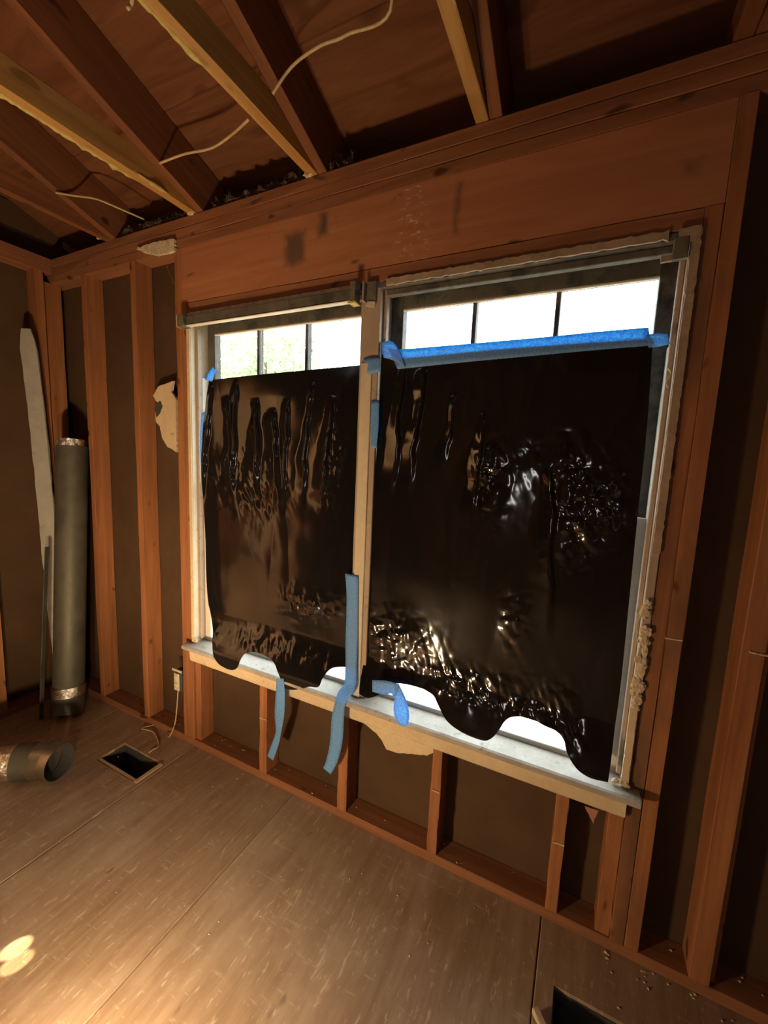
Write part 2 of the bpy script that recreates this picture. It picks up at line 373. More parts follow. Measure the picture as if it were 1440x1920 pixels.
xs = [-1.08, -.54, .075, .69, 1.715, 2.62, 3.4]
for i in range(6):
    ys = [YB-.1, -1.95 if i % 2 else -1.35, .10]
    for j in range(len(ys)-1):
        hole = None
        slab('floor_sheet', xs[i], xs[i+1], ys[j], ys[j+1], -.02, 0, M_floor, floor, None) if not any(
            h[0] < xs[i+1] and h[1] > xs[i] and h[2] > ys[j] and h[3] < ys[j+1] for h in HOLES) else None
        for h in HOLES:
            if h[0] < xs[i+1] and h[1] > xs[i] and h[2] > ys[j] and h[3] < ys[j+1]:
                a, b = max(h[0], xs[i]), min(h[1], xs[i+1])
                if a > xs[i]+.01 and b < xs[i+1]-.01:
                    slab('floor_sheet', xs[i], xs[i+1], ys[j], ys[j+1], -.02, 0, M_floor, floor, (a, b, h[2], h[3]))
                else:                           # the cut-out runs over the joint: pieces around it
                    if a > xs[i]+.01: slab('floor_sheet', xs[i], a, ys[j], ys[j+1], -.02, 0, M_floor, floor)
                    if b < xs[i+1]-.01: slab('floor_sheet', b, xs[i+1], ys[j], ys[j+1], -.02, 0, M_floor, floor)
                    slab('floor_sheet', a, b, ys[j], h[2], -.02, 0, M_floor, floor)
                    slab('floor_sheet', a, b, h[3], ys[j+1], -.02, 0, M_floor, floor)
for x in xs[1:-1]:
    for a, b in ((YB, .09),): bx('floor_joist', x-.019, x+.019, a, b, -.2, -.0205, M_dark, floor, jit=0, seg=1)
bx('crawlspace_floor', -1.1, 3.42, YB-.12, .104, -.50, -.47, M_dark, floor, jit=0, seg=1)
for a, b, c, d in ((-1.1, 3.42, .0895, .104), (-1.1, 3.42, YB-.12, YB-.1), (-1.1, -1.085, YB-.1, .089), (3.405, 3.42, YB-.1, .089)): bx('foundation', a, b, c, d, -.47, -.0205, M_dark, floor, jit=0, seg=1)
# front wall
wf = struct(empty('wall_front'), 'window wall stripped to studs and brown sheathing')
WX0, WX1, WZ0, WZ1 = .076, 1.909, .506, 2.067
for k, (a, b, c, d) in enumerate(((-1.12, WX0, -.02, 2.46), (WX1, 3.4, -.02, 2.46), (WX0, WX1, -.02, WZ0), (WX0, WX1, WZ1, 2.46))):
    bx('sheathing', a, b, .089, .104, c, d, M_sheath, wf, jit=0, ch=.0005)
bx('bottom_plate', XL, XR, 0, .089, 0, .038, M_plate, wf)
for k in range(3): bx('top_plate', XL-.089, XR, .0 if k else .001, .089, 2.341+k*T, 2.341+(k+1)*T-.0012, M_plate, wf, seg=16, jit=.003)
def stud(name, x0, x1, z0=.038, z1=2.341, y0=0., y1=.088, mat=None): return bx(name, x0, x1, y0, y1, z0, z1, mat or M_stud, wf, seg=9, jit=.003)
for x in (-.714, -.313, 0.0): stud('stud', x, x+.0375)
stud('stud', 1.9475, 1.985, mat=M_stud2)
stud('trimmer_stud', .0385, .076, z1=2.112); stud('trimmer_stud', 1.909, 1.9465, z1=2.112, mat=M_stud2)
stud('stud', 2.108, 2.157); stud('stud', 2.158, 2.172, y0=.02)
stud('stud', 2.56, 2.60); stud('stud', 2.96, 3.0)
for x, wd in ((.500, .040), (.918, .043), (1.311, .037), (1.722, .037)): stud('cripple_stud', x, x+wd, z1=.468, y0=.001)
stud('cripple_stud', .077, .112, z1=.468, y0=.012); stud('cripple_stud', 1.868, 1.908, z1=.468, y0=.008)
bx('rough_sill', .077, 1.908, .001, .088, .469, .505, M_plate, wf)
hd = mesh('header', *(lambda b: (b[0], b[1]))((
    [(x, y, z) for x in (.039, 1.9465) for y in (.0015, .088) for z in (2.1135, 2.340)],
    [(0, 1, 3, 2), (4, 6, 7, 5), (0, 4, 5, 1), (2, 3, 7, 6), (0, 2, 6, 4), (1, 5, 7, 3)])), M_header, wf)
bx('head_strip', .077, 1.908, .002, .088, 2.068, 2.1115, M_plate, wf, jit=.002, seg=12)
# thin ridges of old plaster squeezed across the stud faces
for (px, py, px2, py2) in ((1037, 1579, 1058, 1586), (810, 1481, 824, 1487), (487, 1346, 500, 1350), (632, 1408, 646, 1413), (1247, 1196, 1280, 1201), (1405, 1222, 1440, 1230)):
    a, b = at(px, py, 1, -.001), at(px2, py2, 1, -.001)
    board('plaster_ridge', a, b, (0, 1, 0), .005, .005, M_chalk, wf, jit=.001)
# left wall
wl = struct(empty('wall_left'), 'left wall of bare studs over brown sheathing')
DY0, DY1 = -2.05, -1.15                  # added doorway, out of view left of the camera, opening on the added lit room
for a, b, c, d in ((DY1, .104, -.02, 2.7), (YB-.1, DY0, -.02, 2.7), (DY0, DY1, 2.03, 2.7)):
    bx('sheathing', XL-.104, XL-.089, a, b, c, d, M_sheath, wl, jit=0, ch=.0005)
bx('bottom_plate', XL-.089, XL, DY1, -.001, 0, .038, M_plate, wl); bx('bottom_plate', XL-.089, XL, YB, DY0, 0, .038, M_plate, wl)
bx('added_door_header', XL-.088, XL, DY0, DY1, 2.03, 2.12, M_plate, wl)
wh_ = struct(empty('wall_added_room'), 'added pale room out of view, reflected in the plastic sheets')  # unseen room added to give the plastic its brown reflections
bx('plaster', -2.32, -2.30, -3.4, .1, -.02, 2.5, M_added_room, wh_, jit=0); bx('plaster', -2.3, -1.085, -.40, -.38, -.02, 2.5, M_added_room, wh_, jit=0); bx('plaster', -2.3, -1.085, -3.0, -2.98, -.02, 2.5, M_added_room, wh_, jit=0)
bx('ceiling_board', -2.3, -1.085, -3.0, -.38, 2.45, 2.47, M_added_room, wh_, jit=0); bx('added_dark_panel', -2.299, -2.28, -2.98, -.40, 0, 1.0, M_plate, wh_, jit=0); bx('floor_board', -2.3, -1.08, -3.0, -.38, -.02, 0, M_floor, wh_, jit=0)  # dark lower panel added so the reflection stops partway down the sheets
for k in range(2): bx('top_plate', XL-.089, XL, YB, -.001, 2.384+k*.038, 2.384+(k+1)*.038-.001, M_plate, wl, jit=.003)
def lstud(y0, y1, x0=XL-.088, x1=XL): bx('stud', x0, x1, y0, y1, .038, 2.383, M_stud, wl, seg=9, jit=.003)
lstud(-.078, -.040); lstud(-.362, -.324)
for y in (-.77, -1.15, -2.088, -2.45, -2.85): lstud(y, y+.038)
bx('corner_stud', XL-.06, XL-.022, -.039, .052, .039, 2.340, M_stud, wl, seg=9, jit=.003)
# right and back walls, behind the camera
wr = struct(empty('wall_right'), 'right wall of studs and brown sheathing')
bx('sheathing', XR+.089, XR+.104, YB, .104, -.02, 4., M_sheath, wr, jit=0)
for k in range(9): bx('stud', XR, XR+.088, -.05-k*.407-.038, -.05-k*.407, 0, 2.45, M_stud, wr)
wb = struct(empty('wall_back'), 'back wall of studs and brown sheathing')
bx('sheathing', XL-.1, XR+.1, YB-.104, YB-.089, -.02, 4., M_sheath, wb, jit=0)
for k in range(11): bx('stud', XL+.1+k*.407, XL+.138+k*.407, YB-.088, YB, 0, 2.45, M_stud, wb)
# ceiling: level joists beside sloped rafters, plywood deck over them
ce = struct(empty('ceiling'), 'open roof framing of joists and rafters under plywood deck')
RX = [-.415, .178, .795, 1.398, 1.998, 2.61, 3.2]     # right faces of the rafters
JOI = []
for i, x in enumerate(RX):
    j = bx('ceiling_joist', x-.078, x-.039, YB, .086, 2.461, 2.461+.089, M_joist if i in (1, 2, 3) else M_rafter, ce, seg=14, jit=.003); JOI.append(j)
    ya, yb = .47, YB
    board('rafter', (x-.0185, ya, Z0R-SL*ya+RD/2), (x-.0185, yb, Z0R-SL*yb+RD/2), (1, 0, 0), .037, .184, M_rafter, ce, seg=14, jit=.003)
ca = 1/math.hypot(1, SL)
yrows = [.50, -.16, -1.31, -2.46, YB-.1]
for r in range(4):
    xe = [-1.15, -.15 if r % 2 == 0 else .72, 1.32 if r % 2 == 0 else 2.55, 2.55 if r % 2 == 0 else 3.42]; 
    if r % 2: xe = [-1.15, .72, 2.55, 3.42]
    else: xe = [-1.15, .11, 1.94, 3.42]
    for a, b in zip(xe, xe[1:]):
        ym = (yrows[r]+yrows[r+1])/2; ln = (yrows[r]-yrows[r+1])/ca
        board('deck_panel', (a, ym, deckz(ym)+.010), (b, ym, deckz(ym)+.010), (0, 1, -SL), ln, .016, M_deck, ce, ch=.003, jit=0, seg=1)
ym = (.52+YB-.12)/2
board('roofing', (-1.2, ym, deckz(ym)+.03), (3.45, ym, deckz(ym)+.03), (0, 1, -SL), (.52-YB+.12)/ca, .02, M_felt, ce, jit=0, seg=1)
bx('soffit', -1.2, 3.45, .105, .50, 2.28, 2.295, M_rafter, ce, jit=0); bx('fascia', -1.2, 3.45, .485, .505, 2.28, deckz(.5)+.02, M_rafter, ce, jit=0)
bx('gable_board', -1.17, -1.145, YB-.1, .5, 2.25, 4.0, M_rafter, ce, jit=0); 
# foam beads left along the joist edges
def bead(parent, x, y0, y1, z, r, seed):
    n = int((y0-y1)/.011); vs, fs = [], []
    for i in range(n):
        y = y0+(y1-y0)*i/(n-1); rr = r*(.45+1.1*abs(N((y*9, seed, 1)))+.5*N((y*40, seed, 5)))*min(1, i/6, (n-1-i)/6)+.0006
        for k in range(8):
            a = 2*math.pi*k/8; q = rr*(1+.5*N((y*60, k*1.3, seed)))
            vs.append((x+q*math.cos(a), y, z+q*.9*math.sin(a)))
    for i in range(n-1):
        for k in range(8): fs.append((i*8+k, i*8+(k+1) % 8, (i+1)*8+(k+1) % 8, (i+1)*8+k))
    o = mesh('foam_bead', vs, fs, M_foam, None, True); o.parent = parent; o.matrix_parent_inverse = parent.matrix_world.inverted(); o['label'] = 'yellowed spray foam along joist edge'
bpy.context.view_layer.update()
bead(JOI[1], .102, -.22, -.95, 2.462, .013, 1); bead(JOI[1], .137, -.10, -.30, 2.466, .010, 2); bead(JOI[2], .720, -.42, -.95, 2.463, .010, 3)
bead(JOI[3], 1.355, -.30, -.95, 2.463, .008, 4)
# ------------------------------------------------------------------ windows
def window(name, x0, x1, label, lo, hi):
    w_ = struct(empty(name), label)
    # lining and stops
    if lo: bx('side_lining', x0-.021, x0, -.004, .13, .506, 2.066, M_paint, w_, jit=.001)
    if hi: bx('side_lining', x1, x1+.021, -.004, .13, .506, 2.066, M_taupe, w_, jit=.001)
    bx('head_lining', x0, x1, .004, .13, 2.045, 2.066, M_sooty, w_, jit=.001)
    bx('head_stop', x0+.001, x1-.001, .022, .045, 2.024, 2.0445, M_sooty, w_, jit=.0006)
    for a, b, mt in ((x0, x0+.013, M_taupe), (x1-.013, x1, M_taupe)):
        bx('side_stop', a, b, .022, .044, .57, 2.044, mt, w_, jit=.0006)
        bx('sash_track', a+.001, b-.001, .046, .083, 1.33, 1.80, M_paintw, w_, jit=.0006)
    zc = 1.315
    def sash(nm, y0, y1, z0, z1, rb, rt, st, mat, grid=True):
        a, b = x0+.002, x1-.002
        s = bx(nm, a, a+st, y0, y1, z0, z1, mat, w_, jit=.0006)       # the stile carries the sash
        def sub(n_, *c, m_=mat, **k):
            o = bx(n_, *c, m_, None, jit=.0005, **k); o.parent = s; o.matrix_parent_inverse = s.matrix_world.inverted(); return o
        bpy.context.view_layer.update()
        sub('stile', b-st, b, y0, y1, z0, z1); sub('rail', a+st, b-st, y0, y1, z0, z0+rb); sub('rail', a+st, b-st, y0, y1, z1-rt, z1)
        wv, ym = (b-a-2*st), (y0+y1)/2
        if not grid: sub('pane', a+st, b-st, ym-.0015, ym+.0015, z0+rb, z1-rt, m_=M_glass, ch=.0003, seg=1); return
        for k in (1, 2): sub('muntin', a+st+wv*k/3-.007, a+st+wv*k/3+.007, y0+.004, y1-.004, z0+rb, z1-rt)
        sub('muntin', a+st, b-st, y0+.005, y1-.005, (z0+z1)/2-.007, (z0+z1)/2+.007)
        sub('glazing_bead', a+st, b-st, y0-.001, y0+.01, z1-rt-.008, z1-rt, m_=M_paint)
        for k in range(3):
            for (c, d) in ((z0+rb, (z0+z1)/2-.007), ((z0+z1)/2+.007, z1-rt)):
                sub('pane', a+st+wv*k/3+(.007 if k else 0), a+st+wv*(k+1)/3-(.007 if k < 2 else 0), ym-.0015, ym+.0015, c, d, m_=M_glass, ch=.0003, seg=1)
    sash('upper_sash', .086, .122, zc-.02, 2.044, .04, .045, .045, M_sooty)
    sash('lower_sash', .047, .083, .520, zc+.02, .052, .04, .045, M_paintw, False)
    bx('outer_sill', x0, x1, .05, .20, .506, .519, M_paintw, w_, jit=0)
    return w_
MX0, MX1 = .955, 1.030
w1 = window('window_1', .098, MX0, 'left double-hung window half covered by black plastic', True, False)
w2 = window('window_2', MX1, 1.887, 'right double-hung window half covered by black plastic', False, True)
bx('mullion', MX0+.0005, MX1-.0005, -.002, .13, .557, 2.044, M_taupe, w1, jit=.001, seg=10)
bx('mullion_strip', MX0+.010, MX1-.022, -.007, -.0025, .557, 1.80, M_paint, w1, jit=.001, seg=10)
# torn plaster edge all round the frame
def edge_strip(parent, x0, x1, z0, z1, y0, y1, seed, mat=M_chalk, amp=.004, miss=None):
    if (x1-x0) > (z1-z0):
        n = int((x1-x0)/.012); up = [(x0+(x1-x0)*i/n, z1+amp*N((i*.7, seed, 0))) for i in range(n+1)]
        dn = [(x0+(x1-x0)*i/n, z0+amp*N((i*.9, seed, 4))) for i in range(n, -1, -1)]
    else:
        n = int((z1-z0)/.012); up = [(x0+amp*N((i*.7, seed, 0)), z0+(z1-z0)*i/n) for i in range(n+1)]
        dn = [(x1+amp*N((i*.9, seed, 4)), z0+(z1-z0)*i/n) for i in range(n, -1, -1)]
    return ragged('plaster_edge', up+dn, y0, y1, mat, parent)
edge_strip(w1, .10, .93, 2.051, 2.066, -.006, .002, 1, amp=.003); edge_strip(w2, 1.05, 1.84, 2.048, 2.068, -.006, .002, 2, M_edge, amp=.006)
edge_strip(w2, 1.889, 1.908, 1.25, 2.062, -.010, -.004, 3, M_edge, .003); edge_strip(w2, 1.885, 1.903, .556, .80, -.012, -.004, 4, M_plaster, .003)
edge_strip(w2, 1.86, 1.905, 2.03, 2.066, -.012, -.0045, 9, M_edge, .008)
edge_strip(w1, .078, .096, .556, 2.03, -.008, -.004, 5, M_plaster, .002)
for i in range(34):
    z = .80+.32*R.random()**1.; x = 1.897+.009*R.uniform(-1, 1)
    crumb('plaster_crumb', (x, -.008, z), (.006+.006*R.random(), .006, .008+.010*R.random()), M_chalk, w2, i, .5, 2)
for i in range(7):
    crumb('plaster_crumb', (.088+.02*R.random(), -.006, .566+.012*R.random()), (.010, .006, .007), M_chalk, w1, 60+i, .5, 2)
for i in range(9):
    crumb('plaster_crumb', (1.862+.04*R.random(), -.010, .562+.010*R.random()), (.008, .006, .006), M_chalk, w2, 80+i, .5, 2)
# peeling curls of caulk on the right lining
for pts in (((1253, 690), (1258, 700), (1250, 716), (1253, 727)), ((1203, 1150), (1196, 1165), (1194, 1190), (1197, 1205)), ((1212, 1180), (1203, 1195), (1200, 1215))):
    tube('caulk_curl', [at(px, py, 1, -.008) for px, py in pts], .0022, M_chalk, w2, 6)
# sill: stool with a nosing, apron
t1 = struct(empty('trim_1'), 'flaking cream window stool and apron')
def profile_x(name, prof, x0, x1, mat, parent, n=40, jit=.0008):
    vs, fs = [], []; k = len(prof)
    for i in range(n+1):
        for q, (y, z) in enumerate(prof): vs.append((x0+(x1-x0)*i/n, y+jit*N((i*.8, q, 1)), z+jit*N((i*.8, q, 7))))
    for i in range(n):
        for q in range(k): fs.append((i*k+q, (i+1)*k+q, (i+1)*k+(q+1) % k, i*k+(q+1) % k))
    fs += [tuple(range(k)), tuple(n*k+q for q in range(k-1, -1, -1))]
    o = mesh(name, vs, fs, mat, parent)
    bm = bmesh.new(); bm.from_mesh(o.data); bmesh.ops.recalc_face_normals(bm, faces=bm.faces); bm.to_mesh(o.data); bm.free(); return o
profile_x('stool', [(.049, .556), (.049, .530), (-.038, .527), (-.046, .531), (-.050, .539), (-.047, .548), (-.040, .552)], .058, 1.934, M_sill, t1)
profile_x('apron', [(-.001, .5295), (-.018, .5265), (-.021, .518), (-.017, .470), (-.012, .462), (-.001, .462)], .076, 1.905, M_plaster, t1)
# ------------------------------------------------------------------ black plastic sheets
def ysurf(z):
    t = max(0, min(1, (.74-z)/.18)); t = t*t*(3-2*t)
    u = max(0, min(1, (z-1.6)/.2))
    return .012+.024*u*0 - .062*t
def onsheet(px, py):
    y = .01
    for _ in range(25): p = at(px, py, 1, y); y = .5*y+.5*ysurf(p.z)
    return (p.x, p.z)
def resample(pts, n, smooth=True):
    P = [Vector((a, b, 0)) for a, b in pts]; Q = []
    for i in range(len(P)-1):
        a, b, c, d = P[max(i-1, 0)], P[i], P[i+1], P[min(i+2, len(P)-1)]
        for k in range(10):
            t = k/10; Q.append(.5*((2*b)+(c-a)*t+(2*a-5*b+4*c-d)*t*t+(3*b-a-3*c+d)*t**3))
    Q.append(P[-1]); L = [0]
    for a, b in zip(Q, Q[1:]): L.append(L[-1]+(b-a).length)
    out, j = [], 0
    for i in range(n):
        s = L[-1]*i/(n-1)
        while j < len(L)-2 and L[j+1] < s: j += 1
        t = (s-L[j])/max(1e-9, L[j+1]-L[j]); out.append(Q[j].lerp(Q[j+1], min(1, t)))
    return out
def resample_x(pts, n):          # equal steps in x for the wavy edges
    Q = resample(pts, 600); out = []; x0, x1 = Q[0].x, Q[-1].x; j = 0
    for i in range(n):
        s = i/(n-1)*(len(Q)-1); j = int(min(s, len(Q)-2)); out.append(Q[j].lerp(Q[j+1], s-j))
    return out
def fold(x, z, c, wd, z0, z1, lean, h, sharp=1.):
    """a hanging pleat: crest at x=c leaning with z, between heights z0..z1"""
    t = (z-z0)/(z1-z0)
    if t < 0 or t > 1: return 0
    sm = lambda q: max(0, min(1, q))**2*(3-2*max(0, min(1, q)))
    e = sm(t/.45)*sm((1-t)/.14)
    cc = c+lean*(1-t)+.012*N((z*7, c*9, 1))+.005*N((z*23, c*5, 2))
    q = (x-cc)/(wd*(.55+.9*(1-t)+.5*N((z*9, c*7, 4))))
    if q > 0: d = q/.6; return h*e*(1-d*d)**2 if d < 1 else 0
    d = -q/1.9; return h*e*(1-d)**1.15 if d < 1 else 0
CREASE = [(math.cos(a), math.sin(a), fx, fy, am, of) for a, fx, fy, am, of in ((.5, 5, 17, .012, 1), (1.3, 6, 21, .010, 9), (2.3, 7, 26, .009, 17), (.1, 13, 38, .0055, 25), (1.9, 14, 44, .005, 33))]
def sheet(name, top, bottom, left, right, folds, crumples, seed, label, nu=190, nv=250):
    Tp, Bt = resample([onsheet(*p) for p in top], nu), resample_x([onsheet(*p) for p in bottom], nu)
    Lf, Rg = resample([onsheet(*p) for p in left], nv), resample([onsheet(*p) for p in right], nv)
    vs, fs, CR = [], [], []
    for j in range(nv):
        v = j/(nv-1)
        for i in range(nu):
            u = i/(nu-1)
            p = (1-v)*Tp[i]+v*Bt[i]+(1-u)*Lf[j]+u*Rg[j]-((1-u)*(1-v)*Tp[0]+u*(1-v)*Tp[-1]+(1-u)*v*Bt[0]+u*v*Bt[-1])
            x, z = p.x, p.y
            d = .008*N((x*2.2, z*1.1, 0), 1, seed)+.003*abs(N((x*9, z*1.6, .3), 1, seed+1))
            for f in folds: d += fold(x, z, *f)
            cr = .02
            for (cx, cz, rx, rz, a) in crumples:
                q = ((x-cx)/rx)**2+((z-cz)/rz)**2
                cr += a*math.exp(-q*1.5)
            cr *= max(0, min(1, (z-.575)/.07)); CR.append(min(1.5, cr))
            X = Vector((x*1., z*.9, seed*3.1))
            wv = noise.noise_vector(X*5)*.05
            if cr > .03:
                ck = cr-.03
                q = 0
                for (ca_, sa_, fx, fy, am, of) in CREASE:
                    q += am*abs(noise.noise(Vector(((X.x*ca_+X.y*sa_)*fx+of, (-X.x*sa_+X.y*ca_)*fy, of*1.7+seed))+wv*8))
                d += .55*ck*q
            d += .0015*noise.noise(X*9)
            ed = min(1, v*14)                       # held flat under the tape
            y = ysurf(z)-max(-.006, d*ed)
            
            vs.append((x, y, z))
    for j in range(nv-1):
        for i in range(nu-1): fs.append((j*nu+i, (j+1)*nu+i, (j+1)*nu+i+1, j*nu+i+1))
    o = mesh(name, vs, fs, M_plastic, None, True)
    o.data.attributes.new('crumple', 'FLOAT', 'POINT').data.foreach_set('value', CR)
    return tag(o, label, 'plastic sheet', 'black plastic sheets over the windows')
sheet('plastic_sheet', [(392, 716), (400, 712), (480, 703), (574, 694), (640, 688), (679, 684)],
      [(401, 1232), (412, 1246), (432, 1256), (445, 1252), (453, 1234), (462, 1224), (475, 1222), (495, 1228), (512, 1240), (521, 1262), (532, 1288), (545, 1294), (565, 1292), (580, 1288), (597, 1288), (606, 1270), (622, 1253), (645, 1250), (664, 1252)],
      [(392, 716), (385, 790), (382, 880), (386, 1010), (391, 1130), (400, 1190), (401, 1232)],
      [(679, 684), (677, 800), (666, 930), (663, 1080), (664, 1252)],
      [(.22, .030, 1.18, 1.80, -.09, .014, 1.2), (.30, .03, 1.2, 1.72, .05, .011, 1.), (.36, .025, 1.28, 1.80, -.02, .014, .9), (.47, .045, 1.2, 1.70, .0, .018, 1.), (.56, .05, 1.20, 1.66, .03, .016, 1.1),
       (.64, .02, 1.2, 1.70, -.04, .012, .9), (.75, .018, 1.25, 1.76, -.05, .013, 1.), (.85, .03, 1.22, 1.70, -.06, .015, 1.)],
      [(.42, 1.35, .22, .16, .9), (.75, .86, .16, .08, 1.3), (.62, .66, .35, .06, .9), (.85, 1.45, .07, .22, 1.), (.25, .62, .06, .05, .5)], 1,
      'black plastic sheet taped over left window, beside leftmost trimmer')
sheet('plastic_sheet', [(716, 664), (735, 672), (800, 668), (900, 658), (1000, 650), (1110, 642), (1200, 636), (1224, 634)],
      [(674, 1300), (690, 1308), (715, 1300), (735, 1285), (752, 1281), (790, 1290), (812, 1302), (822, 1322), (838, 1352), (870, 1376), (905, 1389), (922, 1384), (936, 1368), (948, 1350), (966, 1342), (1000, 1349), (1040, 1366), (1057, 1384), (1063, 1410), (1080, 1440), (1105, 1458), (1140, 1467)],
      [(716, 664), (712, 760), (704, 880), (697, 1000), (690, 1120), (681, 1250), (674, 1300)],
      [(1224, 634), (1213, 800), (1196, 960), (1182, 1100), (1164, 1280), (1151, 1380), (1140, 1467)],
      [(1.125, .024, 1.30, 1.80, -.03, .014, 1.), (1.205, .022, 1.33, 1.81, -.05, .0135, 1.), (1.41, .018, 1.28, 1.64, -.02, .011, 1.), (1.31, .014, 1.44, 1.70, -.02, .007, 1.), (1.62, .03, .9, 1.5, .03, .010, 1.)],
      [(1.44, 1.42, .07, .15, 1.7), (1.71, 1.34, .11, .15, 2.2), (1.63, 1.50, .14, .10, .8), (1.14, .84, .15, .09, 1.5), (1.42, .72, .24, .07, 1.7), (1.12, .75, .10, .05, .6), (1.68, .70, .12, .13, 1.3), (1.55, .98, .05, .12, 1.)], 2,
      'black plastic sheet taped over right window, wider of the two')
# ------------------------------------------------------------------ blue tape
def tape_strip(rows, label, thick=.0005, name='tape_strip', sub=5):
    """rows: (left pixel, right pixel, y of the surface it lies on)"""
    A = [(at(l[0], l[1], 1, y), at(r_[0], r_[1], 1, y2 if y2 is not None else y)) for (l, r_, y, y2) in [(q+(None,))[:4] for q in rows]]
    P = []
    for i in range(len(A)-1):
        q = [A[max(i-1, 0)], A[i], A[i+1], A[min(i+2, len(A)-1)]]
        for k in range(sub):
            t = k/sub
            P.append([.5*((2*b)+(c-a)*t+(2*a-5*b+4*c-d)*t*t+(3*b-a-3*c+d)*t**3) for a, b, c, d in ((q[0][s], q[1][s], q[2][s], q[3][s]) for s in (0, 1))])
    P.append(list(A[-1])); W = 5; vs, fs = [], []
    for i, (l, r_) in enumerate(P):
        for k in range(W):
            p = l.lerp(r_, k/(W-1)); vs.append(p+Vector((0, -.0012*abs(N((i*.6, k*.9, 2))), 0)))
    for i in range(len(P)-1):
        for k in range(W-1): fs.append((i*W+k, i*W+k+1, (i+1)*W+k+1, (i+1)*W+k))
    o = mesh(name, vs, fs, M_tape, None, True)
    md = o.modifiers.new('t', 'SOLIDIFY'); md.thickness = thick; md.offset = 0
    return tag(o, label, 'tape', 'blue masking tape strips')
ys_ = lambda px, py: ysurf(onsheet(px, py)[1])
tape_strip([((728, 652), (745, 692), .006), ((748, 655), (758, 691), .008), ((850, 647), (852, 681), .008), ((1000, 634), (1003, 667), .008), ((1120, 622), (1122, 656), .008), ((1216, 614), (1221, 648), .006)],
           'long blue tape strip along top edge of right plastic sheet')
tape_strip([((716, 642), (716, 670), .014), ((735, 640), (738, 676), .004), ((752, 662), (760, 690), .004)], 'crumpled blue tape end at left corner of the long top strip')
tape_strip([((682, 672), (680, 703), -.0045), ((697, 669), (696, 700), -.0075), ((713, 668), (712, 697), -.004)], 'dark blue tape band wrapped across the centre mullion')
tape_strip([((696, 752), (711, 750), -.0055), ((695, 800), (710, 800), -.0058), ((696, 840), (706, 840), -.0055)], 'short vertical blue tape patch on right edge of centre mullion')
tape_strip([((384, 712), (398, 716), .012), ((390, 700), (402, 702), .010), ((399, 688), (405, 694), .016)], 'small blue tape corner at top left of left plastic sheet')
tape_strip([((378, 775), (387, 770), .010), ((375, 830), (383, 832), .010), ((377, 880), (383, 878), .010), ((379, 905), (385, 905), .012)], 'narrow blue tape edge down left side of left plastic sheet')
tape_strip([((647, 1075), (672, 1080), -.010), ((650, 1120), (672, 1124), -.010), ((648, 1200), (671, 1200), -.012), ((648, 1250), (669, 1252), -.018), ((646, 1280), (667, 1284), -.026), ((634, 1298), (661, 1300), -.040), ((628, 1318), (648, 1320), -.052), ((622, 1345), (645, 1348), -.055), ((619, 1390), (642, 1392), -.055), ((612, 1425), (632, 1430), -.056), ((606, 1440), (620, 1452), -.060)],
           'longest blue tape strip hanging from mullion over the stool')
tape_strip([((519, 1272), (532, 1272), -.048), ((517, 1300), (534, 1300), -.054), ((515, 1340), (533, 1340), -.055), ((517, 1372), (527, 1374), -.058), ((509, 1395), (522, 1398), -.055), ((501, 1418), (512, 1426), -.058)],
           'twisted blue tape strip hanging below the left plastic sheet')
tape_strip([((698, 1275), (698, 1297), -.054), ((722, 1276), (720, 1302), -.058), ((742, 1281), (734, 1300), -.060), ((748, 1288), (738, 1310), -.066)], 'folded blue tape stuck along bottom edge of right sheet')
tape_strip([((741, 1284), (747, 1281), -.064), ((740, 1310), (759, 1306), -.062), ((738, 1332), (766, 1330), -.058), ((743, 1350), (767, 1348), -.060), ((752, 1360), (762, 1361), -.056)],
           'loose bright blue tape end dangling over stool beside the mullion')
tape_strip([((1212, 628), (1216, 652), .004), ((1232, 625), (1236, 650), .002), ((1252, 626), (1256, 645), -.002)], 'greyish blue tape flap at right end of the long top strip')
# ------------------------------------------------------------------ blind rail and brackets
br = tag(empty('blind_rail', (.52, -.02, 2.0)), 'sooty blind headrail fixed across the head of left window', 'blind rail')
def child(o, p):
    bpy.context.view_layer.update(); o.parent = p; o.matrix_parent_inverse = p.matrix_world.inverted(); return o
child(bx('rail_channel', .105, .93, -.028, -.006, 2.008, 2.044, M_sooty, None, jit=.0005), br)
child(bx('rail_lip', .105, .93, -.031, -.006, 2.003, 2.0078, M_paint, None, jit=.0005), br)
child(bx('bracket', .067, .104, -.046, -.005, 1.998, 2.048, M_grime, None, jit=.0006), br)
child(bx('bracket_tab', .060, .0665, -.044, -.006, 1.999, 2.047, M_paint, None, jit=.0006), br)
child(bx('bracket', .931, .952, -.042, -.006, 1.999, 2.062, M_grime, None, jit=.0006), br)
child(bx('bracket_tab', .925, .955, -.044, -.006, 1.992, 1.9985, M_foam, None, jit=.0006), br)
b2 = tag(empty('blind_bracket', (1.0, -.02, 2.02)), 'sooty blind bracket at top of the centre mullion', 'bracket', 'brackets left without a rail')
child(bx('plate', .972, .978, -.030, -.003, 2.0, 2.062, M_taupe, None, jit=.0005), b2)
child(bx('back_plate', .979, 1.016, -.012, -.003, 1.996, 2.064, M_grime, None, jit=.0005), b2)
child(ragged('torn_tab', rough_outline([(.978, 1.985), (1.012, 1.978), (1.014, 1.996), (.99, 2.0)], .006, .003), -.016, -.0125, M_paint), b2)
b3 = tag(empty('blind_bracket', (1.87, -.02, 2.0)), 'sooty blind bracket at top right corner of right window', 'bracket', 'brackets left without a rail')
child(bx('plate', 1.852, 1.884, -.014, .003, 1.995, 2.044, M_grime, None, jit=.0005), b3)
child(bx('bracket_tab', 1.828, 1.852, -.012, -.004, 1.992, 2.008, M_taupe, None, jit=.0005), b3)
